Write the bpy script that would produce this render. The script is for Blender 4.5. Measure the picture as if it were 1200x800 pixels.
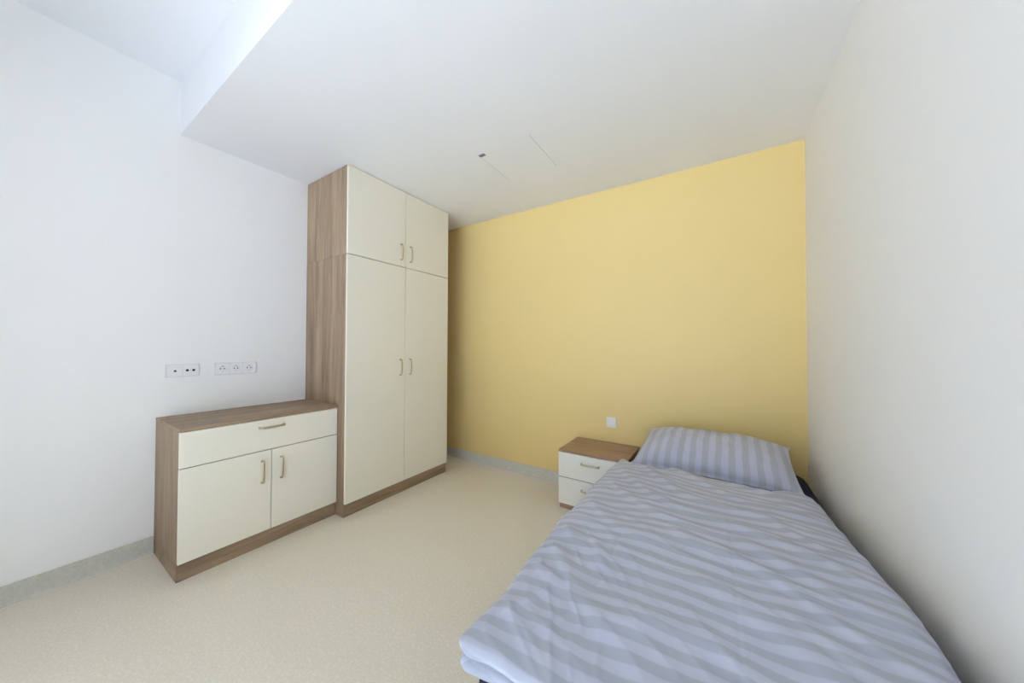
import bpy, bmesh, math, random
import numpy as np
from mathutils import Matrix, Vector

for _o in list(bpy.data.objects):
    bpy.data.objects.remove(_o, do_unlink=True)
scene = bpy.context.scene
C = scene.collection

# ------------------------------------------------------------------ camera
# room axes: left wall x=0, yellow wall y=0, floor z=0, window wall behind the camera
CAM = Vector((2.787, -2.6626, 1.2079))
YAW, PITCH, ROLL, FPX = math.radians(32.612), math.radians(0.838), math.radians(0.195), 380.73
fw = Vector((-math.sin(YAW) * math.cos(PITCH), math.cos(YAW) * math.cos(PITCH), math.sin(PITCH)))
r0 = Vector((math.cos(YAW), math.sin(YAW), 0))
u0 = r0.cross(fw)
rt = math.cos(ROLL) * r0 + math.sin(ROLL) * u0
up = -math.sin(ROLL) * r0 + math.cos(ROLL) * u0
cd = bpy.data.cameras.new('camera')
cd.sensor_fit = 'HORIZONTAL'
cd.sensor_width = 36.0
cd.lens = FPX / 1200.0 * 36.0
cd.clip_start = 0.02
cam = bpy.data.objects.new('camera', cd)
C.objects.link(cam)
cam.matrix_world = Matrix(((rt.x, up.x, -fw.x, CAM.x), (rt.y, up.y, -fw.y, CAM.y), (rt.z, up.z, -fw.z, CAM.z), (0, 0, 0, 1)))
scene.camera = cam

# ------------------------------------------------------------------ daylight
SKY = (0.84, 0.90, 1.0)
SKY_STRENGTH = 6.0
EXPOSURE = -1.05
WIN = (0.82, 3.05, 0.06, 2.12)          # window opening in the wall behind the camera: x0, x1, z0, z1
YB = -3.35                              # inner face of that wall
w = bpy.data.worlds.new('overcast_sky')
scene.world = w
w.use_nodes = True
w.node_tree.nodes['Background'].inputs['Color'].default_value = (*SKY, 1)
w.node_tree.nodes['Background'].inputs['Strength'].default_value = SKY_STRENGTH
SUN_STRENGTH = 300.0
sd = bpy.data.lights.new('sun', 'SUN')
sd.energy = SUN_STRENGTH
sd.angle = math.radians(0.53)
sd.color = (1.0, 0.98, 0.95)
so = bpy.data.objects.new('sun', sd)
so.rotation_euler = Vector((0.80, -0.12, -0.75)).to_track_quat('-Z', 'Y').to_euler()   # added, high along the facade: lights only the bounce ground, not the room
C.objects.link(so)
pd = bpy.data.lights.new('window_portal', 'AREA')
pd.shape = 'RECTANGLE'
pd.size, pd.size_y = WIN[1] - WIN[0], WIN[3] - WIN[2]
pd.cycles.is_portal = True
po = bpy.data.objects.new('window_portal', pd)
po.location = ((WIN[0] + WIN[1]) / 2, YB - 0.145, (WIN[2] + WIN[3]) / 2)
po.rotation_euler = (math.radians(90), 0, 0)
C.objects.link(po)
vs = scene.view_settings
vs.view_transform = 'Standard'
vs.look = 'None'
vs.exposure = EXPOSURE
vs.gamma = 1.0
vs.use_curve_mapping = False
scene.cycles.max_bounces = 16
scene.cycles.diffuse_bounces = 12
scene.cycles.glossy_bounces = 6
scene.cycles.transparent_max_bounces = 8

# ------------------------------------------------------------------ materials
def srgb(r, g, b):
    f = lambda c: c / 12.92 if c <= 0.04045 else ((c + 0.055) / 1.055) ** 2.4
    return (f(r / 255), f(g / 255), f(b / 255), 1)

def new_mat(name):
    m = bpy.data.materials.new(name)
    m.use_nodes = True
    nt = m.node_tree
    return m, nt, nt.nodes['Principled BSDF']

def N(nt, kind, **kw):
    n = nt.nodes.new(kind)
    for k, v in kw.items():
        if k in n.inputs:
            n.inputs[k].default_value = v
        else:
            setattr(n, k, v)
    return n

def mixc(nt, fac, a, b):
    n = nt.nodes.new('ShaderNodeMix')
    n.data_type = 'RGBA'
    for sock, val in ((n.inputs[0], fac), (n.inputs[6], a), (n.inputs[7], b)):
        if hasattr(val, 'is_linked'):
            nt.links.new(val, sock)
        else:
            sock.default_value = val
    return n.outputs[2]

def ramp(nt, src, stops):
    n = nt.nodes.new('ShaderNodeValToRGB')
    e = n.color_ramp.elements
    while len(e) < len(stops):
        e.new(0.5)
    for el, (p, c) in zip(e, stops):
        el.position = p
        el.color = c if len(c) == 4 else (*c, 1)
    nt.links.new(src, n.inputs[0])
    return n.outputs[0]

def coords(nt, scale=(1, 1, 1), kind='Object'):
    tc = nt.nodes.new('ShaderNodeTexCoord')
    mp = nt.nodes.new('ShaderNodeMapping')
    mp.inputs['Scale'].default_value = scale
    nt.links.new(tc.outputs[kind], mp.inputs[0])
    return mp.outputs[0]

def bump(nt, bsdf, height, strength, dist):
    b = N(nt, 'ShaderNodeBump', Strength=strength, Distance=dist)
    nt.links.new(height, b.inputs['Height'])
    nt.links.new(b.outputs[0], bsdf.inputs['Normal'])

def plaster(name, col, rough=0.85, bs=0.06):
    m, nt, b = new_mat(name)
    v = coords(nt)
    n1 = N(nt, 'ShaderNodeTexNoise', Scale=260.0, Detail=3.0)
    n2 = N(nt, 'ShaderNodeTexNoise', Scale=1.6, Detail=2.0)
    nt.links.new(v, n1.inputs['Vector']); nt.links.new(v, n2.inputs['Vector'])
    k = tuple(c * 0.975 for c in col[:3]) + (1,)
    nt.links.new(mixc(nt, n2.outputs[0], col, k), b.inputs['Base Color'])
    b.inputs['Roughness'].default_value = rough
    b.inputs['Specular IOR Level'].default_value = 0.25
    bump(nt, b, n1.outputs[0], bs, 0.001)
    return m

def speckled(name, base, dark, light, scale, rough, spec=0.4):
    m, nt, b = new_mat(name)
    v = coords(nt)
    n1 = N(nt, 'ShaderNodeTexNoise', Scale=scale, Detail=2.0, Roughness=0.6)
    n2 = N(nt, 'ShaderNodeTexNoise', Scale=scale * 0.37, Detail=2.0)
    n3 = N(nt, 'ShaderNodeTexNoise', Scale=1.3, Detail=2.0)
    for n in (n1, n2, n3):
        nt.links.new(v, n.inputs['Vector'])
    f1 = ramp(nt, n1.outputs[0], [(0.34, (1, 1, 1)), (0.47, (0, 0, 0))])
    f2 = ramp(nt, n2.outputs[0], [(0.50, (0, 0, 0)), (0.66, (1, 1, 1))])
    c = mixc(nt, f1, base, dark)
    c = mixc(nt, f2, c, light)
    k = N(nt, 'ShaderNodeMath', operation='MULTIPLY'); k.inputs[1].default_value = 0.35
    nt.links.new(n3.outputs[0], k.inputs[0])
    c = mixc(nt, k.outputs[0], c, base)
    nt.links.new(c, b.inputs['Base Color'])
    b.inputs['Roughness'].default_value = rough
    b.inputs['Specular IOR Level'].default_value = spec
    bump(nt, b, n1.outputs[0], 0.05, 0.0005)
    return m

def wood(name, axis, dark, mid, light, rough=0.5):
    m, nt, b = new_mat(name)
    long_, short = 0.45, 5.5
    sc = [short, short, short]; sc[axis] = long_
    v = coords(nt, tuple(sc))
    n1 = N(nt, 'ShaderNodeTexNoise', Scale=3.0, Detail=6.0, Roughness=0.6, Distortion=0.35)
    nt.links.new(v, n1.inputs['Vector'])
    sc2 = [70.0, 70.0, 70.0]; sc2[axis] = 2.5
    v2 = coords(nt, tuple(sc2))
    n2 = N(nt, 'ShaderNodeTexNoise', Scale=3.0, Detail=3.0)
    nt.links.new(v2, n2.inputs['Vector'])
    c = ramp(nt, n1.outputs[0], [(0.30, dark), (0.50, mid), (0.70, light)])
    f = ramp(nt, n2.outputs[0], [(0.40, (1, 1, 1)), (0.60, (0, 0, 0))])
    k = N(nt, 'ShaderNodeMath', operation='MULTIPLY'); k.inputs[1].default_value = 0.30
    nt.links.new(f, k.inputs[0])
    c = mixc(nt, k.outputs[0], c, dark)
    nt.links.new(c, b.inputs['Base Color'])
    b.inputs['Roughness'].default_value = rough
    b.inputs['Specular IOR Level'].default_value = 0.35
    bump(nt, b, n2.outputs[0], 0.12, 0.0006)
    return m

def plain(name, col, rough=0.5, metal=0.0, spec=0.5, noise=0.0):
    m, nt, b = new_mat(name)
    v = coords(nt)
    n = N(nt, 'ShaderNodeTexNoise', Scale=90.0, Detail=2.0)
    nt.links.new(v, n.inputs['Vector'])
    k = tuple(c * 0.96 for c in col[:3]) + (1,)
    nt.links.new(mixc(nt, n.outputs[0], col, k), b.inputs['Base Color'])
    b.inputs['Roughness'].default_value = rough
    b.inputs['Metallic'].default_value = metal
    b.inputs['Specular IOR Level'].default_value = spec
    if noise:
        bump(nt, b, n.outputs[0], noise, 0.001)
    return m

def cloth(name, light, dark, period, axis):
    """satin-stripe cotton; stripes follow the cloth's own UV"""
    m, nt, b = new_mat(name)
    uv = nt.nodes.new('ShaderNodeUVMap'); uv.uv_map = 'UVMap'
    sp = nt.nodes.new('ShaderNodeSeparateXYZ')
    nt.links.new(uv.outputs[0], sp.inputs[0])
    mu = N(nt, 'ShaderNodeMath', operation='MULTIPLY'); mu.inputs[1].default_value = 2 * math.pi / period
    nt.links.new(sp.outputs[axis], mu.inputs[0])
    sn = N(nt, 'ShaderNodeMath', operation='SINE')
    nt.links.new(mu.outputs[0], sn.inputs[0])
    f = N(nt, 'ShaderNodeMapRange'); f.interpolation_type = 'SMOOTHSTEP'
    f.inputs['From Min'].default_value = -0.35; f.inputs['From Max'].default_value = 0.35
    nt.links.new(sn.outputs[0], f.inputs['Value'])
    n1 = N(nt, 'ShaderNodeTexNoise', Scale=900.0, Detail=2.0)
    nt.links.new(uv.outputs[0], n1.inputs['Vector'])
    c = mixc(nt, f.outputs[0], dark, light)
    nt.links.new(c, b.inputs['Base Color'])
    rr = N(nt, 'ShaderNodeMapRange')
    rr.inputs['To Min'].default_value = 0.75; rr.inputs['To Max'].default_value = 0.55
    nt.links.new(f.outputs[0], rr.inputs['Value'])
    nt.links.new(rr.outputs[0], b.inputs['Roughness'])
    b.inputs['Specular IOR Level'].default_value = 0.3
    b.inputs['Sheen Weight'].default_value = 0.15
    bump(nt, b, n1.outputs[0], 0.05, 0.0005)
    return m

M = {}
M['wall'] = plaster('white_wall_paint', (0.868, 0.862, 0.852, 1))
M['ceil'] = plaster('white_ceiling_paint', (0.870, 0.880, 0.900, 1), 0.9, 0.03)
M['yellow'] = plaster('yellow_wall_paint', (0.69, 0.535, 0.235, 1), 0.45, 0.08)
M['floor'] = speckled('speckled_vinyl_floor', srgb(220, 212, 197), srgb(201, 191, 174), srgb(228, 222, 210), 260.0, 0.42)
M['skirt'] = speckled('speckled_vinyl_skirting', srgb(196, 194, 185), srgb(178, 179, 174), srgb(205, 201, 189), 150.0, 0.5)
M['seal'] = plain('pale_sealant', srgb(220, 218, 208), 0.6)
WD = (srgb(106, 87, 69), srgb(138, 117, 94), srgb(161, 140, 114))
for i, a in enumerate('xyz'):
    M['wood_' + a] = wood('grey_oak_laminate_grain_' + a, i, *WD)
ND = (srgb(124, 98, 76), srgb(152, 124, 98), srgb(170, 142, 114))
for i, a in enumerate('xyz'):
    M['nwood_' + a] = wood('brown_oak_laminate_grain_' + a, i, *ND)
M['cream'] = plain('cream_melamine', srgb(230, 226, 212), 0.42, 0, 0.35, 0.01)
M['nwhite'] = plain('off_white_melamine', srgb(230, 228, 220), 0.42, 0, 0.35, 0.01)
M['carcass'] = plain('grey_beige_carcass_board', srgb(122, 110, 95), 0.7)  # board tone darkened to put shade into the gaps between fronts
M['metal'] = plain('champagne_satin_metal', srgb(190, 178, 154), 0.35, 0.85)
M['plastic'] = plain('white_switch_plastic', srgb(236, 236, 236), 0.3)
M['black'] = plain('black_socket_hole', srgb(22, 22, 24), 0.5)
M['brass'] = plain('dull_brass_contact', srgb(140, 122, 96), 0.4, 0.6)
M['gap_shade_print'] = plain('grey_gap_shade_and_print', srgb(120, 124, 128), 0.7)  # grey for the socket print and for the shade put into the hatch gap
M['latch'] = plain('grey_latch_metal', srgb(120, 124, 130), 0.4, 0.4)
M['navy'] = plain('navy_cover_fabric', srgb(19, 28, 54), 0.75, 0, 0.3, 0.1)
M['dark'] = plain('black_bed_foot', srgb(30, 30, 32), 0.5)
M['duvet'] = cloth('blue_grey_striped_duvet_cotton', srgb(177, 182, 199), srgb(161, 165, 179), 0.053, 1)
M['pillow'] = cloth('blue_grey_striped_pillow_cotton', srgb(184, 187, 206), srgb(170, 172, 186), 0.063, 0)
M['frame'] = plain('white_window_frame', srgb(235, 235, 235), 0.35)

def glass_mat():
    m, nt, b = new_mat('window_glass')
    nt.nodes.remove(b)
    out = nt.nodes['Material Output']
    tr = N(nt, 'ShaderNodeBsdfTransparent'); gl = N(nt, 'ShaderNodeBsdfGlossy', Roughness=0.02)
    tr.inputs[0].default_value = (0.95, 0.97, 0.96, 1)
    mx = N(nt, 'ShaderNodeMixShader'); mx.inputs[0].default_value = 0.06
    nt.links.new(tr.outputs[0], mx.inputs[1]); nt.links.new(gl.outputs[0], mx.inputs[2])
    nt.links.new(mx.outputs[0], out.inputs[0])
    return m
M['glass'] = glass_mat()
M['bounce_ground'] = speckled('pale_blue_bounce_ground', (0.44, 0.485, 0.59, 1), (0.39, 0.43, 0.53, 1), (0.49, 0.53, 0.63, 1), 30.0, 0.9, 0.2)  # bluish tone chosen to tint the light bounced off the added ground

# ------------------------------------------------------------------ helpers
def add_box(bm, x0, x1, y0, y1, z0, z1, bev=0.0, seg=1):
    vs_ = [bm.verts.new((x, y, z)) for x in (x0, x1) for y in (y0, y1) for z in (z0, z1)]
    fs = [(0, 1, 3, 2), (4, 6, 7, 5), (0, 4, 5, 1), (2, 3, 7, 6), (0, 2, 6, 4), (1, 5, 7, 3)]
    faces = [bm.faces.new([vs_[i] for i in f]) for f in fs]
    if bev > 0:
        es = list({e for f in faces for e in f.edges})
        bmesh.ops.bevel(bm, geom=es, offset=bev, segments=seg, profile=0.6, affect='EDGES')

def add_cyl(bm, c, axis, r, h, n=24, bev=0.0):
    """cylinder centred at c along unit axis ('x','y','z')"""
    res = bmesh.ops.create_cone(bm, cap_ends=True, segments=n, radius1=r, radius2=r, depth=h)
    rot = {'z': Matrix.Identity(4), 'x': Matrix.Rotation(math.pi / 2, 4, 'Y'), 'y': Matrix.Rotation(math.pi / 2, 4, 'X')}[axis]
    bmesh.ops.transform(bm, matrix=Matrix.Translation(Vector(c)) @ rot, verts=res['verts'])

def obj(name, bm, mat, parent=None, smooth=False, kind=None):
    bmesh.ops.recalc_face_normals(bm, faces=bm.faces)
    me = bpy.data.meshes.new(name)
    off = Vector(parent.get('_base', (0, 0, 0))) if parent is not None else Vector((0, 0, 0))
    if off.length:
        bmesh.ops.translate(bm, verts=bm.verts, vec=-off)
    bm.to_mesh(me)
    bm.free()
    me.materials.append(M[mat])
    if smooth:
        for p in me.polygons:
            p.use_smooth = True
    o = bpy.data.objects.new(name, me)
    C.objects.link(o)
    if parent is not None:
        o.parent = parent
        o['_base'] = tuple(off)
    if kind:
        o['kind'] = kind
    return o

def box(name, mat, parent, x0, x1, y0, y1, z0, z1, bev=0.0, seg=1, kind=None):
    bm = bmesh.new()
    add_box(bm, x0, x1, y0, y1, z0, z1, bev, seg)
    return obj(name, bm, mat, parent, kind=kind)

def thing(name, label, cat, loc, group=None):
    o = bpy.data.objects.new(name, None)
    o.empty_display_size = 0.1
    C.objects.link(o)
    o.location = loc
    o['_base'] = tuple(loc)
    o['label'] = label
    o['category'] = cat
    if group:
        o['group'] = group
    return o

def tag(o, label, cat, group=None):
    o['label'] = label
    o['category'] = cat
    if group:
        o['group'] = group
    return o

# ------------------------------------------------------------------ room shell
W, HC, HH, YS = 3.238, 2.5, 2.826, -2.098
T = 0.15
box('floor', 'floor', None, -T, W + T, YB - T, T, -0.1, 0, kind='structure')
box('wall_left', 'wall', None, -T, 0, YB - T, T, 0, HH + 0.2, kind='structure')
box('wall_right', 'wall', None, W, W + T, YB - T, T, 0, HH + 0.2, kind='structure')
box('wall_yellow', 'yellow', None, 0, W, 0, T, 0, HH + 0.2, kind='structure')

# wall with the window, behind the camera
bm = bmesh.new()
add_box(bm, 0, WIN[0], YB - T, YB, 0, HH)
add_box(bm, WIN[1], W, YB - T, YB, 0, HH)
add_box(bm, WIN[0], WIN[1], YB - T, YB, 0, WIN[2])
add_box(bm, WIN[0], WIN[1], YB - T, YB, WIN[3], HH)
obj('wall_back', bm, 'wall', None, kind='structure')
wd_ = bpy.data.objects.new('window_1', None)
C.objects.link(wd_); wd_.location = ((WIN[0] + WIN[1]) / 2, YB - 0.09, WIN[2]); wd_['_base'] = tuple(wd_.location); wd_['kind'] = 'structure'
bm = bmesh.new()
fy0, fy1 = YB - 0.115, YB - 0.055
for (a, b_, c_, d_) in ((WIN[0], WIN[0] + .055, WIN[2], WIN[3]), (WIN[1] - .055, WIN[1], WIN[2], WIN[3]),
                        (WIN[0] + .055, WIN[1] - .055, WIN[2], WIN[2] + .055), (WIN[0] + .055, WIN[1] - .055, WIN[3] - .055, WIN[3])):
    add_box(bm, a, b_, fy0, fy1, c_, d_, 0.004)
obj('window_frame', bm, 'frame', wd_)
box('window_pane', 'glass', wd_, WIN[0] + .055, WIN[1] - .055, YB - .09, YB - .084, WIN[2] + .055, WIN[3] - .055)
box('window_sill', 'frame', wd_, WIN[0] - .0, WIN[1] + .0, YB - .055, YB + .03, WIN[2] - .0, WIN[2] + .02, 0.004)

# unseen sunlit ground, added outside the window to bounce light up to the ceiling
box('ground_bounce', 'bounce_ground', None, -14, 18, YB - T - 24, YB - T - 0.002, -0.15, -0.02, kind='structure')

# ceiling: raised part over the window side, lowered part with a real opening for the hatch
HX0, HX1, HY0, HY1 = 1.411, 1.811, -0.953, -0.552
bm = bmesh.new()
add_box(bm, 0, W, YB - T, YS, HH, HH + 0.2)
t0, t1 = HC, HH + 0.2
add_box(bm, 0, HX0, YS, 0, t0, t1)
add_box(bm, HX1, W, YS, 0, t0, t1)
add_box(bm, HX0, HX1, YS, HY0, t0, t1)
add_box(bm, HX0, HX1, HY1, 0, t0, t1)
add_box(bm, HX0, HX1, HY0, HY1, t0 + 0.05, t1)
obj('ceiling', bm, 'ceil', None, kind='structure')

# coved vinyl skirting: thin sheet with a small cove at the foot, and a pale seal line on the floor
def skirting(name, p0, p1, n):
    """p0->p1 along the wall foot, n = inward normal (2D)"""
    bm = bmesh.new()
    prof = [(0.0, 0.0), (0.012, 0.0), (0.012, 0.0012), (0.008, 0.004), (0.0055, 0.009), (0.0045, 0.016), (0.004, 0.094), (0.003, 0.097), (0.0, 0.097)]
    rings = []
    for p in (p0, p1):
        rings.append([bm.verts.new((p[0] + n[0] * d, p[1] + n[1] * d, z)) for d, z in prof])
    for i in range(len(prof)):
        j = (i + 1) % len(prof)
        bm.faces.new((rings[0][i], rings[0][j], rings[1][j], rings[1][i]))
    bm.faces.new(rings[0]); bm.faces.new(rings[1][::-1])
    o = obj(name, bm, 'skirt', None, kind='structure')
    x0, x1 = sorted((p0[0] + n[0] * .012, p1[0] + n[0] * .016)); y0, y1 = sorted((p0[1] + n[1] * .012, p1[1] + n[1] * .016))
    o['_base'] = (0, 0, 0)
    box('seal_line', 'seal', o, x0, x1, y0, y1, 0, 0.0012)
    return o
skirting('baseboard_left', (0, YB), (0, -2.180), (1, 0))
skirting('baseboard_yellow', (0.0, 0), (W, 0), (0, -1))
skirting('baseboard_right', (W, YB), (W, -0.02), (-1, 0))

# ------------------------------------------------------------------ furniture
def bow_handle(name, parent, c, along, out, length=0.136, proj=0.026):
    """arched bow handle; c = centre on the door face, along / out unit vectors"""
    along, out = Vector(along), Vector(out)
    side = along.cross(out)
    c = Vector(c)
    n = 18
    pts = []
    h = length / 2 - 0.005
    # feet rise straight from the door, then a shallow arch
    pts.append(c - along * h - out * 0.0005)
    pts.append(c - along * h + out * (proj * 0.45))
    for i in range(n + 1):
        t = -1 + 2 * i / n
        pts.append(c + along * (h * (0.985 * t)) + out * (proj * (0.75 + 0.25 * (1 - t * t) ** 0.75)))
    pts.append(c + along * h + out * (proj * 0.45))
    pts.append(c + along * h - out * 0.0005)
    bm = bmesh.new()
    rings = []
    for i, p in enumerate(pts):
        a = pts[max(i - 1, 0)]; b = pts[min(i + 1, len(pts) - 1)]
        tg = (b - a).normalized()
        nn = tg.cross(side).normalized()
        ws, wn = 0.0068, 0.0042
        if i in (0, 1, len(pts) - 1, len(pts) - 2):
            ws, wn = 0.0070, 0.0058
        ring = []
        for k in range(10):
            an = 2 * math.pi * k / 10
            ring.append(bm.verts.new(p + side * (ws * math.cos(an)) + nn * (wn * math.sin(an))))
        rings.append(ring)
    for a, b in zip(rings, rings[1:]):
        for k in range(10):
            bm.faces.new((a[k], a[(k + 1) % 10], b[(k + 1) % 10], b[k]))
    bm.faces.new(rings[0]); bm.faces.new(rings[-1][::-1])
    o = obj(name, bm, 'metal', parent, smooth=True)
    return o

TH = 0.019
# ---- wardrobe, lower unit
DW, Y0, Y1, SEAM, HK = 0.576, -1.365, -0.360, 1.8614, 0.0956
YM = (Y0 + Y1) / 2 
BX = 0.004
dcar = DW - TH                                   # carcass front plane
wr = thing('wardrobe', 'tall wardrobe with two long cream doors and a grey-brown wood side', 'wardrobe', (DW / 2, (Y0 + Y1) / 2, 0))
box('side_panel', 'wood_z', wr, BX, dcar, Y0, Y0 + TH, 0, SEAM - 0.0008, 0.0008)
box('side_panel', 'wood_z', wr, BX, dcar, Y1 - TH, Y1, 0, SEAM - 0.0008, 0.0008)
box('top_panel', 'carcass', wr, BX, dcar, Y0 + TH, Y1 - TH, SEAM - TH - 0.0008, SEAM - 0.0008)
box('bottom_panel', 'carcass', wr, BX + .008, dcar, Y0 + TH, Y1 - TH, HK - TH + .004, HK + .004)
box('back_panel', 'carcass', wr, BX, BX + 0.008, Y0 + TH, Y1 - TH, HK - TH, SEAM - TH - .0008)
box('plinth', 'wood_y', wr, dcar - TH, dcar, Y0 + TH, Y1 - TH, 0, HK - TH + .004)
def door(parent, x, y0, y1, z0, z1, mat, hy=None, hz=None, name='door'):
    d = box(name, mat, parent, x, x + TH, y0, y1, z0, z1, 0.0012, 2)
    return d
GAP = 0.0019
for (a, b_, s) in ((Y0 + .001, YM - GAP, 1), (YM + GAP, Y1 - .001, -1)):
    d = door(wr, dcar + .0006, a, b_, HK, SEAM - .0034, 'cream')
    hy = YM - s * 0.048
    bow_handle('handle', d, (DW + .0006, hy, 1.034), (0, 0, 1), (1, 0, 0))
# ---- wardrobe, top unit
tu = thing('wardrobe_top_unit', 'upper two-door cream cabinet on top of the wardrobe, touching the ceiling', 'cabinet', (DW / 2, (Y0 + Y1) / 2, SEAM))
ZT = HC - 0.002
box('side_panel', 'wood_z', tu, BX, dcar, Y0, Y0 + TH, SEAM + .0008, ZT, 0.0008)
box('side_panel', 'wood_z', tu, BX, dcar, Y1 - TH, Y1, SEAM + .0008, ZT, 0.0008)
box('top_panel', 'wood_y', tu, BX, dcar, Y0 + TH, Y1 - TH, ZT - TH, ZT)
box('bottom_panel', 'carcass', tu, BX, dcar, Y0 + TH, Y1 - TH, SEAM + .0008, SEAM + TH)
box('back_panel', 'carcass', tu, BX, BX + 0.008, Y0 + TH, Y1 - TH, SEAM + TH, ZT - TH)
for (a, b_, s) in ((Y0 + .001, YM - GAP, 1), (YM + GAP, Y1 - .001, -1)):
    d = door(tu, dcar + .0006, a, b_, SEAM + .0026, ZT - .0060, 'cream')
    hy = YM - s * 0.048
    bow_handle('handle', d, (DW + .0006, hy, 1.981), (0, 0, 1), (1, 0, 0))

# ---- sideboard
DS, YN, YF, HS = 0.478, -2.178, Y0 - 0.001, 0.7825
ds = DS - TH
sb = thing('sideboard', 'low cream sideboard with wooden top, one wide drawer and two doors', 'sideboard', (DS / 2, (YN + YF) / 2, 0))
box('top_board', 'wood_y', sb, BX, DS + .001, YN, YF, HS - TH, HS, 0.0012)
box('side_panel', 'wood_z', sb, BX, ds, YN + .0005, YN + TH, HK, HS - TH - .0004, 0.0008)
box('side_panel', 'wood_z', sb, BX, ds, YF - TH, YF - .0005, HK, HS - TH - .0004, 0.0008)
box('bottom_panel', 'carcass', sb, BX, ds, YN + TH, YF - TH, HK, HK + TH)
box('back_panel', 'carcass', sb, BX, BX + .008, YN + TH, YF - TH, HK + TH, HS - TH - .0004)
bm = bmesh.new()
add_box(bm, ds - TH, ds, YN + .0005, YF - .0005, 0, HK - .0006, 0.0008)
add_box(bm, BX, ds - TH, YN + .0005, YN + TH, 0, HK - .0006, 0.0008)
add_box(bm, BX, ds - TH, YF - TH, YF - .0005, 0, HK - .0006, 0.0008)
obj('plinth', bm, 'wood_y', sb)
ZD = 0.5765
ys = (YN + YF) / 2
d = door(sb, ds + .0006, YN + .002, YF - .004, ZD + .0022, HS - TH - .003, 'cream', name='drawer')
bow_handle('handle', d, (DS + .0006, ys - .002, 0.716), (0, 1, 0), (1, 0, 0))
for (a, b_, s) in ((YN + .002, ys - GAP, 1), (ys + GAP, YF - .004, -1)):
    d = door(sb, ds + .0006, a, b_, HK, ZD - .0022, 'cream')
    bow_handle('handle', d, (DS + .0006, ys - s * .050, 0.452), (0, 0, 1), (1, 0, 0))

# ---- nightstand
NX0, NX1, ND_, NH = 1.762, 2.262, 0.406, 0.4386
nb = -0.016
ns = thing('nightstand', 'small nightstand with brown wood top and two off-white drawers beside the bed', 'nightstand', ((NX0 + NX1) / 2, -ND_ / 2, 0))
yf = -ND_ + TH
box('top_board', 'nwood_x', ns, NX0 - .001, NX1 + .001, -ND_ - .001, nb, NH - .0165, NH, 0.0012)
box('side_panel', 'nwood_z', ns, NX0, NX0 + .016, yf, nb, 0.0421, NH - .0168)
box('side_panel', 'nwood_z', ns, NX1 - .016, NX1, yf, nb, 0.0421, NH - .0168)
box('back_panel', 'nwood_z', ns, NX0 + .016, NX1 - .016, nb - .008, nb, 0.0421, NH - .0168)
box('bottom_panel', 'nwood_x', ns, NX0 + .016, NX1 - .016, yf, nb - .008, 0.0421, .058)
box('plinth', 'nwood_x', ns, NX0 + .004, NX1 - .004, yf, nb, 0, .0417)
for (z0, z1, hz) in ((0.2408, NH - .019, 0.362), (0.0421, 0.2352, 0.172)):
    d = box('drawer', 'nwhite', ns, NX0 + .0005, NX1 - .0005, -ND_, yf - .0005, z0, z1, 0.0012, 2)
    bow_handle('handle', d, ((NX0 + NX1) / 2 - .006, -ND_, hz), (1, 0, 0), (0, -1, 0))

# ------------------------------------------------------------------ bed
MX0, MX1, MY0, MY1, MZ = 2.298, 3.196, -2.106, -0.150, 0.480
bed = thing('bed', 'single bed with a navy blue mattress standing along the white wall', 'bed', ((MX0 + MX1) / 2, (MY0 + MY1) / 2, 0))
def rounded_slab(x0, x1, y0, y1, z0, z1, rc, rv, nc=10, nv=6):
    """slab with rounded plan corners (rc) and rolled top/bottom edges (rv)"""
    bm = bmesh.new()
    rings = []
    prof = []
    for i in range(nv + 1):
        a = -math.pi / 2 + (math.pi / 2) * i / nv
        prof.append((rv * (1 - math.cos(a)), z0 + rv + rv * math.sin(a)))
    for i in range(nv + 1):
        a = (math.pi / 2) * i / nv
        prof.append((rv * (1 - math.cos(a)), z1 - rv + rv * math.sin(a)))
    for inset, z in prof:
        ring = []
        for cx, cy, a0 in ((x1 - rc, y1 - rc, 0), (x0 + rc, y1 - rc, 90), (x0 + rc, y0 + rc, 180), (x1 - rc, y0 + rc, 270)):
            for k in range(nc + 1):
                an = math.radians(a0 + 90 * k / nc)
                r = max(rc - inset, 0.001)
                ring.append(bm.verts.new((cx + r * math.cos(an), cy + r * math.sin(an), z)))
        rings.append(ring)
    n = len(rings[0])
    for a, b in zip(rings, rings[1:]):
        for k in range(n):
            bm.faces.new((a[k], a[(k + 1) % n], b[(k + 1) % n], b[k]))
    bm.faces.new(rings[0][::-1]); bm.faces.new(rings[-1])
    return bm
mt = obj('mattress', rounded_slab(MX0, MX1, MY0, MY1, 0.262, MZ, 0.10, 0.050), 'navy', bed, smooth=True)
obj('bed_base', rounded_slab(MX0 + .004, MX1 - .004, MY0 + .004, MY1 - .004, 0.10, 0.261, 0.06, 0.012), 'navy', bed, smooth=True)
for lx in (MX0 + .08, MX1 - .08):
    for ly in (MY0 + .08, MY1 - .08):
        bm = bmesh.new()
        bmesh.ops.create_cone(bm, cap_ends=True, segments=20, radius1=0.020, radius2=0.026, depth=0.0995, matrix=Matrix.Translation((lx, ly, 0.04975)))
        obj('leg', bm, 'dark', bed)

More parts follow.
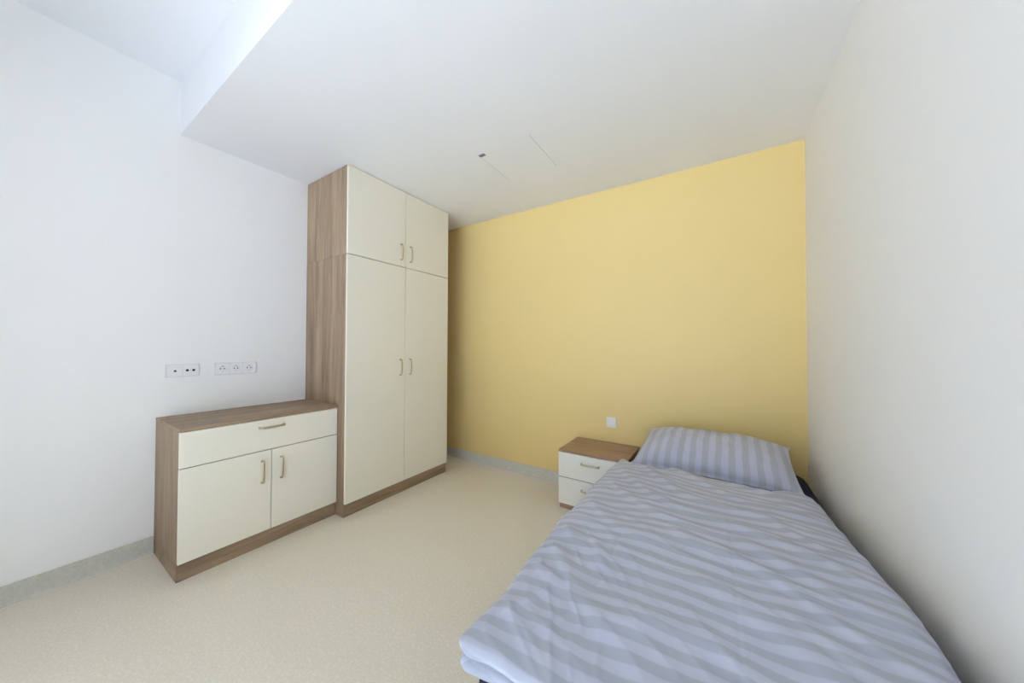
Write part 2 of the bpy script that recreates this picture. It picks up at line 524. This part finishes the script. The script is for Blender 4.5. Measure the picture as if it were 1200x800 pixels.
# ---- cloth helpers
rng = np.random.RandomState(7)
_perm = rng.permutation(512)
_gr = rng.uniform(0, 2 * np.pi, 512)
def perlin(x, y, seed=0):
    xi = np.floor(x).astype(int); yi = np.floor(y).astype(int)
    xf, yf_ = x - xi, y - yi
    def g(ix, iy, dx, dy):
        h = _gr[_perm[(ix + _perm[(iy + seed * 57) % 512]) % 512]]
        return np.cos(h) * dx + np.sin(h) * dy
    s = lambda t: t * t * t * (t * (t * 6 - 15) + 10)
    u, v = s(xf), s(yf_)
    a = g(xi, yi, xf, yf_) * (1 - u) + g(xi + 1, yi, xf - 1, yf_) * u
    b = g(xi, yi + 1, xf, yf_ - 1) * (1 - u) + g(xi + 1, yi + 1, xf - 1, yf_ - 1) * u
    return (a * (1 - v) + b * v) * 1.5
def sstep(a, b, x):
    t = np.clip((x - a) / (b - a), 0, 1)
    return t * t * (3 - 2 * t)
def catmull(pts, n=12):
    P = [np.array(p, float) for p in pts]
    P = [2 * P[0] - P[1]] + P + [2 * P[-1] - P[-2]]
    out = []
    for i in range(1, len(P) - 2):
        for k in range(n):
            t = k / n
            out.append(0.5 * ((2 * P[i]) + (-P[i - 1] + P[i + 1]) * t + (2 * P[i - 1] - 5 * P[i] + 4 * P[i + 1] - P[i + 2]) * t * t + (-P[i - 1] + 3 * P[i] - 3 * P[i + 1] + P[i + 2]) * t ** 3))
    out.append(P[-2])
    return np.array(out)
def fold(X, Y, pts, width, height, asym=0.35):
    """soft ridge along a curve, steeper on one flank, fading at both ends"""
    c = catmull(pts)
    best = np.full(X.shape, 1e9); sd = np.zeros(X.shape); tt = np.zeros(X.shape)
    for i in range(len(c) - 1):
        a, b = c[i], c[i + 1]
        d = b - a; L2 = d @ d + 1e-12
        t = np.clip(((X - a[0]) * d[0] + (Y - a[1]) * d[1]) / L2, 0, 1)
        px, py = X - a[0] - t * d[0], Y - a[1] - t * d[1]
        dist = np.hypot(px, py)
        m = dist < best
        best = np.where(m, dist, best)
        sd = np.where(m, np.sign(d[0] * py - d[1] * px), sd)
        tt = np.where(m, (i + t) / (len(c) - 1), tt)
    wl = width * (1 + asym * sd)
    return height * np.exp(-(best / wl) ** 2) * sstep(0, 0.22, tt) * sstep(0, 0.22, 1 - tt)

def mesh_obj(name, verts, faces, uvs, mat):
    me = bpy.data.meshes.new(name)
    me.from_pydata([tuple(v) for v in verts], [], faces)
    me.update()
    ul = me.uv_layers.new(name='UVMap')
    li = np.zeros(len(me.loops), dtype=np.int32)
    me.loops.foreach_get('vertex_index', li)
    ul.data.foreach_set('uv', np.asarray(uvs)[li].astype(np.float32).ravel())
    me.polygons.foreach_set('use_smooth', np.ones(len(me.polygons), dtype=bool))
    me.materials.append(M[mat])
    o = bpy.data.objects.new(name, me)
    C.objects.link(o)
    return o

# ---- duvet
NA, NB = 230, 340
a = np.linspace(0, 1, NA + 1)[None, :].repeat(NB + 1, 0)
b = np.linspace(0, 1, NB + 1)[:, None].repeat(NA + 1, 1)
XL, XR, YH, YFt = 2.29, 3.165, -0.668, -2.116
# rounded plan corners on the unit sheet (metres)
LX, LY = XR - XL, YH - YFt
px, py = a * LX, b * LY
for sx in (0, 1):
    for sy in (0, 1):
        rc = (0.030, 0.034)[sy]
        ex = (px if sx == 0 else LX - px); ey = (py if sy == 0 else LY - py)
        m = (ex < rc) & (ey < rc)
        p_ = np.where(m, (rc - ex) / rc, 0); q_ = np.where(m, (rc - ey) / rc, 0)
        p2 = p_ * np.sqrt(1 - q_ * q_ / 2); q2 = q_ * np.sqrt(1 - p_ * p_ / 2)
        nx = rc - rc * p2; ny = rc - rc * q2
        px = np.where(m, nx if sx == 0 else LX - nx, px)
        py = np.where(m, ny if sy == 0 else LY - ny, py)
fa, fb = px / LX, py / LY
# wobbling outline: head edge, left and right edges
yy = YH - fb * LY
def tab(x, xs, ys):
    """smooth lookup"""
    g = np.linspace(xs[0], xs[-1], 400)
    v_ = np.interp(g, xs, ys)
    k = np.hanning(21); k /= k.sum()
    v_ = np.convolve(np.pad(v_, 10, mode='edge'), k, mode='valid')
    return np.interp(x.ravel(), g, v_).reshape(x.shape)
xl = tab(-yy, [.66, .853, 1.05, 1.30, 1.54, 1.71, 1.87, 1.98, 2.11], [2.296, 2.285, 2.277, 2.280, 2.274, 2.286, 2.295, 2.298, 2.296]) + 0.003 * np.sin(fb * 31)
xr = tab(-yy, [.66, .80, .95, 1.15, 1.40, 1.70, 2.11], [3.118, 3.135, 3.146, 3.151, 3.165, 3.168, 3.166]) + 0.003 * np.sin(fb * 24)
X = xl + fa * (xr - xl)
hx = tab(fa, [0, .05, .12, .22, .38, .50, .61, .72, .82, .91, .96, 1], [.0, -.03, -.070, -.062, -.012, -.050, -.080, -.082, -.078, -.032, -.025, -.05])
Y = yy + hx * (1 - sstep(0.0, 0.30, fb)) + 0.008 * np.sin(fa * 5.0) * sstep(.7, 1, fb)
# base height: soft rim, plump middle
dl, dr, dh, df = (X - xl), (xr - X), fb * LY, (1 - fb) * LY
def rise(d, R):
    t = np.clip(1 - d / R, 0, 1)
    return np.sqrt(np.clip(1 - t * t, 0, 1))
rim_l = tab(-yy, [.66, .80, 1.9, 2.11], [.552, .549, .550, .556])
rim_r = tab(-yy, [.66, 1.10, 1.45, 2.11], [.545, .551, .584, .572])
Z = rim_l * (1 - fa) + rim_r * fa
Z = Z + 0.018 * rise(dl, .10) * rise(dr, .11) * rise(dh, .06) * (0.55 + 0.45 * rise(df, .05)) - 0.006
Z = Z + 0.010 * np.sin(np.pi * np.clip(fa, 0, 1)) * np.sin(np.pi * np.clip(fb, 0, 1))
Z = Z - 0.010 * np.exp(-((fa - .5) / .42) ** 2) * (1 - sstep(0, .12, fb))
# folds that can be followed in the cloth (x, y)
FOLDS = [
    ([(2.36, -.70), (2.46, -.82), (2.56, -.97), (2.70, -1.10), (2.90, -1.14), (3.16, -1.22)], .022, .012),
    ([(2.50, -.64), (2.62, -.76), (2.74, -.90), (2.86, -1.00), (3.02, -1.03), (3.18, -1.06)], .020, .010),
    ([(2.30, -.80), (2.38, -.95), (2.50, -1.10), (2.62, -1.22), (2.78, -1.27), (2.98, -1.36), (3.15, -1.40)], .022, .011),
    ([(2.70, -.68), (2.82, -.78), (2.95, -.84), (3.12, -.88)], .018, .007),
    ([(2.30, -1.00), (2.40, -1.16), (2.52, -1.27), (2.66, -1.36), (2.80, -1.39)], .020, .008),
    ([(2.80, -1.38), (2.92, -1.46), (3.05, -1.55), (3.20, -1.60)], .020, .010),
    ([(2.60, -1.36), (2.70, -1.47), (2.80, -1.50), (2.92, -1.58), (3.06, -1.70), (3.18, -1.74)], .020, .011),
    ([(2.31, -.66), (2.40, -.72), (2.52, -.79), (2.66, -.93)], .016, .006),
    ([(2.90, -.74), (3.02, -.92), (3.16, -1.00)], .018, .006),
    ([(2.28, -1.28), (2.40, -1.42), (2.50, -1.50), (2.64, -1.56)], .022, .008),
    ([(2.29, -1.52), (2.36, -1.62), (2.44, -1.66), (2.54, -1.74)], .020, .009),
    ([(2.29, -1.66), (2.35, -1.72), (2.42, -1.80), (2.50, -1.84)], .016, .007),
    ([(2.30, -1.78), (2.38, -1.84), (2.50, -1.88), (2.58, -1.96)], .018, .007),
    ([(2.42, -1.60), (2.47, -1.67), (2.49, -1.74)], .012, .006),
    ([(2.33, -2.02), (2.37, -1.94), (2.40, -1.86)], .014, .006),
    ([(2.42, -2.05), (2.45, -1.97), (2.50, -1.88)], .014, .005),
    ([(2.56, -1.92), (2.66, -1.86), (2.78, -1.86), (2.92, -1.92)], .025, .007),
    ([(2.90, -1.10), (3.00, -1.24), (3.10, -1.32), (3.20, -1.34)], .016, .007),
    ([(3.02, -1.36), (3.10, -1.44), (3.20, -1.48)], .014, .006),
    ([(2.86, -1.64), (2.98, -1.74), (3.10, -1.86), (3.19, -1.90)], .020, .008),
    ([(2.68, -1.60), (2.80, -1.70), (2.92, -1.78), (3.04, -1.92)], .024, .007),
]
for pts, wd2, h in FOLDS:
    Z = Z + fold(X, Y, pts, wd2 * 1.35, h * 1.05) * sstep(0, .05, dl) * sstep(0, .03, dr)
# loose diagonal creasing everywhere, finer towards the rim
ca, sa = math.cos(math.radians(-24)), math.sin(math.radians(-24))
U_ = ca * X + sa * Y; V_ = -sa * X + ca * Y
V_ = V_ + 0.045 * perlin(X * 3.2, Y * 3.2, 3)
n1 = perlin(U_ * 2.2, V_ * 9.5, 1)
n2 = perlin(U_ * 5.0, V_ * 20, 2)
n3 = perlin(X * 5, Y * 5, 5)
inn_ = sstep(0, .06, np.minimum(dl, df))
Z = Z + (0.0068 * (1 - np.abs(n1)) ** 2 - 0.003 + 0.0012 * n2) * (.35 + .65 * inn_) + 0.006 * n3 * inn_
# crumpled foot corner: short creases running out towards the corner
cb, sb_ = math.cos(math.radians(-52)), math.sin(math.radians(-52))
U2 = cb * X + sb_ * Y; V2 = -sb_ * X + cb * Y + 0.03 * perlin(X * 6, Y * 6, 14)
n4 = perlin(U2 * 4.5, V2 * 17, 15)
wz = np.exp(-((fa - .16) / .26) ** 2) * sstep(.52, .80, fb)
Z = Z + 0.0052 * wz * ((1 - np.abs(n4)) ** 3 - .35) * (.3 + .7 * inn_)
edge = np.exp(-dl / .05) + np.exp(-df / .05) + 0.6 * np.exp(-dh / .04)
Z = Z + 0.0035 * edge * perlin(X * 14, Y * 9, 6)
# pressed packing creases
for xc, amp, ya, yb in ((2.815, .0018, -1.22, -2.3), (2.505, .0016, -1.52, -1.80)):
    xx = xc + 0.004 * np.sin(Y * 6)
    Z = Z - amp * np.exp(-((X - xx) / .0045) ** 2) * sstep(-ya - .06, -ya + .06, -Y) * (1 - sstep(-yb - .06, -yb + .06, -Y))
Z = Z - .0018 * np.exp(-((Y + 1.62 - .01 * np.sin(X * 9)) / .005) ** 2)
Z = np.maximum(Z, MZ + 0.03)
wu = X + 0.010 * perlin(X * 4, Y * 4, 8)
wv = Y + 0.030 * perlin(X * 3.0, Y * 1.9, 9) + 0.007 * perlin(X * 6, Y * 4, 10)
verts = [np.stack([X, Y, Z], -1).reshape(-1, 3)]
uvs = [np.stack([wu, wv], -1).reshape(-1, 2)]
idx = np.arange((NA + 1) * (NB + 1)).reshape(NB + 1, NA + 1)
q = np.stack([idx[:-1, :-1], idx[1:, :-1], idx[1:, 1:], idx[:-1, 1:]], -1).reshape(-1, 4)
faces = [tuple(int(k) for k in f) for f in q]
loop = np.concatenate([idx[0, :-1], idx[:-1, -1], idx[-1, :0:-1], idx[:0:-1, 0]])
L = len(loop)
bp = verts[0][loop]; buv = uvs[0][loop]
tg = np.roll(bp, -3, 0)[:, :2] - np.roll(bp, 3, 0)[:, :2]
nrm = np.stack([-tg[:, 1], tg[:, 0]], -1); nrm /= np.linalg.norm(nrm, axis=1)[:, None]
cen = bp[:, :2].mean(0)
if np.mean(np.sum(nrm * (bp[:, :2] - cen), 1)) < 0:
    nrm = -nrm
foot = sstep(-.1, .55, -nrm[:, 1])                 # 1 along the open foot end
PR = [(.007, -.003, .005, -.002), (.012, -.010, .008, -.006), (.014, -.020, .007, -.011), (.014, -.028, -.004, -.013), (.013, -.035, -.030, -.012),
      (.012, -.041, -.045, -.019), (.010, -.047, -.028, -.028), (.008, -.053, -.008, -.033), (.005, -.058, .003, -.040), (.002, -.063, .005, -.048), (-.004, -.067, -.002, -.054), (-.02, -.069, -.02, -.057)]
prev = loop
base = len(verts[0])
acc = buv.copy()
lastp = bp.copy()
for (o1, z1, o2, z2) in PR:
    off = o1 * (1 - foot) + o2 * foot
    dz = z1 * (1 - foot) + z2 * foot
    wob = 0.004 * min(1, abs(z1) / .03) * perlin(bp[:, 0] * 22 + z1 * 60, bp[:, 1] * 22, 11)
    P = np.stack([bp[:, 0] + nrm[:, 0] * (off + wob), bp[:, 1] + nrm[:, 1] * (off + wob), bp[:, 2] + dz], -1)
    inside = (P[:, 0] > MX0 - .004) & (P[:, 0] < MX1 + .004) & (P[:, 1] > MY0 - .004) & (P[:, 1] < MY1 + .004)
    P[:, 2] = np.where(inside, np.maximum(P[:, 2], MZ + .0025), P[:, 2])
    P[:, 0] = np.minimum(P[:, 0], W - .006)
    step = np.linalg.norm(P - lastp, axis=1)
    acc = acc + nrm * step[:, None]
    lastp = P
    ids = base + np.arange(L)
    for k in range(L):
        k2 = (k + 1) % L
        faces.append((int(prev[k]), int(prev[k2]), int(ids[k2]), int(ids[k])))
    verts.append(P); uvs.append(acc.copy())
    prev = ids; base += L
# underside resting on the mattress
inn = cen + (bp[:, :2] - cen) * 0.90
P = np.concatenate([inn, np.full((L, 1), MZ + .0025)], 1)
ids = base + np.arange(L)
for k in range(L):
    k2 = (k + 1) % L
    faces.append((int(prev[k]), int(prev[k2]), int(ids[k2]), int(ids[k])))
verts.append(P); uvs.append(inn); base += L
faces.append(tuple(int(i) for i in ids))
duvet = mesh_obj('duvet', np.concatenate(verts), faces, np.concatenate(uvs), 'duvet')
tag(duvet, 'rumpled blue-grey striped duvet spread over the bed', 'duvet')

# ---- pillow
NU, NV = 130, 80
u = np.linspace(-1, 1, NU + 1)[None, :].repeat(NV + 1, 0)
v = np.linspace(-1, 1, NV + 1)[:, None].repeat(NU + 1, 1)      # -1 front (towards the foot), +1 at the wall
PWd, PDp = 0.402, 0.236
def pillow_layer(sign, H):
    e = (np.clip(1 - np.abs(u) ** 3.6, 0, 1) ** 0.62) * (np.clip(1 - np.abs(v) ** 2.4, 0, 1) ** 0.60)
    pin = 0.06 * (1 - u * u) ; pinu = 0.03 * (1 - v * v)
    x = u * PWd * (1 - pinu * np.abs(u) ** 2)
    y = v * PDp * (1 - pin * np.abs(v) ** 3)
    x = x * (1.0 - 0.045 * (v + 1) / 2)
    ear = sstep(.90, 1, np.abs(u)) * sstep(.86, 1, np.abs(v))
    x = x + np.sign(u) * .012 * ear
    y = y + np.sign(v) * .006 * ear
    wr_ = 0.010 * perlin(u * 5 + 3, v * 2.5, 20) + 0.004 * perlin(u * 14, v * 6, 21)
    ed = np.exp(-(1 - np.abs(v)) / .12) + 0.7 * np.exp(-(1 - np.abs(u)) / .08)
    h = H * e * (1 + 0.25 * 0) + (wr_ * e + 0.006 * ed * e ** .3 * perlin(u * 16, v * 4, 22)) * (1 if sign > 0 else .4)
    return x, y, sign * h
TOPH, BOTH = 0.118, 0.052
tilt = math.radians(14)
pc = Vector((2.735, -0.356, 0.550))
rz = math.radians(-2.0)
PV, PU, PF = [], [], []
idt = np.arange((NU + 1) * (NV + 1)).reshape(NV + 1, NU + 1)
def put(x, y, h):
    yy_ = y * math.cos(tilt) - h * math.sin(tilt)
    zz_ = y * math.sin(tilt) + h * math.cos(tilt)
    zz_ = zz_
    xx_ = x * math.cos(rz) - yy_ * math.sin(rz)
    y2 = x * math.sin(rz) + yy_ * math.cos(rz)
    return np.stack([xx_ + pc.x, y2 + pc.y, zz_ + pc.z], -1)
x, y, h = pillow_layer(1, TOPH)
top = put(x, y, h)
x, y, h = pillow_layer(-1, BOTH)
bot = put(x, y, h)
bot[..., 2] = np.maximum(bot[..., 2], MZ + .002)
top[..., 2] = np.maximum(top[..., 2], MZ + .003)
top[..., 1] = np.minimum(top[..., 1], -0.012); bot[..., 1] = np.minimum(bot[..., 1], -0.012)
nT = (NU + 1) * (NV + 1)
PV = np.concatenate([top.reshape(-1, 3), bot.reshape(-1, 3)])
ux = (u * PWd * (1 - 0.0 * v)) + 0.004 * perlin(u * 4, v * 4, 23)
PUV = np.concatenate([np.stack([ux, v * PDp], -1).reshape(-1, 2)] * 2)
q = np.stack([idt[:-1, :-1], idt[:-1, 1:], idt[1:, 1:], idt[1:, :-1]], -1).reshape(-1, 4)
PF = [tuple(int(k) for k in f) for f in q] + [tuple(int(k) + nT for k in f[::-1]) for f in q]
lp = np.concatenate([idt[0, :-1], idt[:-1, -1], idt[-1, :0:-1], idt[:0:-1, 0]])
for k in range(len(lp)):
    k2 = (k + 1) % len(lp)
    PF.append((int(lp[k2]), int(lp[k]), int(lp[k]) + nT, int(lp[k2]) + nT))
pillow = mesh_obj('pillow', PV, PF, PUV, 'pillow')
tag(pillow, 'plump blue-grey striped pillow leaning against the yellow wall', 'pillow')

# ------------------------------------------------------------------ wall fittings
def socket_frame(name, label, cat, y0, y1, z0, z1, n):
    t = thing(name, label, cat, (0, (y0 + y1) / 2, z0))
    bm = bmesh.new()
    fx, bw = 0.0085, 0.0045
    add_box(bm, 0, fx, y0, y1, z0, z0 + bw, 0.0012)
    add_box(bm, 0, fx, y0, y1, z1 - bw, z1, 0.0012)
    add_box(bm, 0, fx, y0, y0 + bw, z0 + bw, z1 - bw, 0.0012)
    add_box(bm, 0, fx, y1 - bw, y1, z0 + bw, z1 - bw, 0.0012)
    obj('frame', bm, 'plastic', t)
    w_ = (y1 - y0 - 2 * bw) / n
    return t, [(y0 + bw + w_ * (i + .5), w_) for i in range(n)], (z0 + z1) / 2, z1 - z0 - 2 * bw

def ring_plate(y, z, w_, h_, r, depth, x=0.0095, n=32):
    """square cover with a round recess of radius r"""
    bm = bmesh.new()
    hw, hh = w_ / 2 - .0004, h_ / 2 - .0004
    outer, inner, floor_ = [], [], []
    for k in range(n):
        an = 2 * math.pi * k / n + math.pi / n
        c_, s_ = math.cos(an), math.sin(an)
        m = min(hw / abs(c_), hh / abs(s_))
        outer.append(bm.verts.new((x, y + c_ * m, z + s_ * m)))
        inner.append(bm.verts.new((x, y + c_ * r, z + s_ * r)))
        floor_.append(bm.verts.new((x - depth, y + c_ * r * .96, z + s_ * r * .96)))
    back = [bm.verts.new((0.0002, v_.co.y, v_.co.z)) for v_ in outer]
    for k in range(n):
        j = (k + 1) % n
        bm.faces.new((outer[k], outer[j], inner[j], inner[k]))
        bm.faces.new((inner[k], inner[j], floor_[j], floor_[k]))
        bm.faces.new((back[k], back[j], outer[j], outer[k]))
    bm.faces.new(floor_); bm.faces.new(back[::-1])
    return bm

t, cells, zc, ch = socket_frame('triple_power_socket', 'white triple power socket on the wall above the sideboard', 'socket', -1.920, -1.695, 1.012, 1.093, 3)
for (y, w_) in cells:
    c = obj('socket_insert', ring_plate(y, zc, w_, ch, 0.0200, 0.0055), 'plastic', t)
    for s in (-1, 1):
        bm = bmesh.new(); add_cyl(bm, (0.0042, y + s * .0095, zc), 'x', 0.0040, 0.0008, 14); obj('pin_hole', bm, 'black', c)
        bm = bmesh.new(); add_box(bm, 0.0040, 0.0080, y - .0030, y + .0030, zc + s * .0180 - .0013, zc + s * .0180 + .0013, .0005); obj('earth_clip', bm, 'brass', c)
    bm = bmesh.new()
    for i in range(7):
        an = math.radians(50 + 80 * i / 6)
        add_box(bm, 0.0039, 0.0044, y + .0145 * math.cos(an) - .0013, y + .0145 * math.cos(an) + .0013, zc + .0145 * math.sin(an) - .0009, zc + .0145 * math.sin(an) + .0009)
    obj('imprint', bm, 'gap_shade_print', c)

t, cells, zc, ch = socket_frame('aerial_socket', 'white double-frame outlet with two black aerial holes, left of the power socket', 'socket', -2.1445, -1.995, 1.013, 1.092, 2)
y, w_ = cells[0]
c = box('cover_plate', 'plastic', t, 0.001, 0.0095, y - w_ / 2 + .0004, y + w_ / 2 - .0004, zc - ch / 2 + .0004, zc + ch / 2 - .0004, .001)
bm = bmesh.new(); add_cyl(bm, (0.0100, y + .002, zc - .002), 'x', 0.0068, 0.0016, 20); j = obj('jack', bm, 'brass', c)
bm = bmesh.new(); add_cyl(bm, (0.0106, y + .002, zc - .002), 'x', 0.0034, 0.0012, 14); obj('jack_hole', bm, 'black', c)
y, w_ = cells[1]
c = box('cover_plate', 'plastic', t, 0.001, 0.0095, y - w_ / 2 + .0004, y + w_ / 2 - .0004, zc - ch / 2 + .0004, zc + ch / 2 - .0004, .001)
for s in (-1, 1):
    bm = bmesh.new(); add_cyl(bm, (0.0098, y + s * .0145, zc), 'x', 0.0072, 0.0016, 20); obj('aerial_hole', bm, 'black', c)
bm = bmesh.new(); add_cyl(bm, (0.0097, y, zc), 'x', 0.0020, 0.0010, 12); obj('screw', bm, 'latch', c)

sw = thing('light_switch', 'square white light switch on the yellow wall above the nightstand', 'switch', (2.0455, 0, 0.553))
bm = bmesh.new()
x0, x1, z0, z1, bw = 2.006, 2.085, 0.554, 0.634, 0.0075
for (a1, a2, c1, c2) in ((x0, x1, z0, z0 + bw), (x0, x1, z1 - bw, z1), (x0, x0 + bw, z0 + bw, z1 - bw), (x1 - bw, x1, z0 + bw, z1 - bw)):
    add_box(bm, a1, a2, -0.009, 0, c1, c2, 0.001)
obj('frame', bm, 'plastic', sw)
box('rocker', 'plastic', sw, x0 + bw + .0005, x1 - bw - .0005, -0.0115, -0.001, z0 + bw + .0005, z1 - bw - .0005, 0.0015, 2)

# ---- ceiling access hatch
ht = thing('ceiling_hatch', 'flush white square access hatch in the lowered ceiling with a small grey latch', 'hatch', ((HX0 + HX1) / 2, (HY0 + HY1) / 2, HC))
g = 0.0024
box('panel', 'ceil', ht, HX0 + g, HX1 - g, HY0 + .0006, HY1 - .0006, HC, HC + 0.014)
for (gx0, gx1) in ((HX0 + .0002, HX0 + g - .0001), (HX1 - g + .0001, HX1 - .0002)):
    box('gap_shade_print', 'gap_shade_print', ht, gx0, gx1, HY0 + .001, HY1 - .001, HC + .0006, HC + .012)  # grey strip filling the open gap, standing in for its shade
box('latch', 'latch', ht, HX0 + .004, HX0 + .050, HY0 + .004, HY0 + .030, HC - .0025, HC, .0006)

for o in bpy.data.objects:
    if '_base' in o:
        del o['_base']
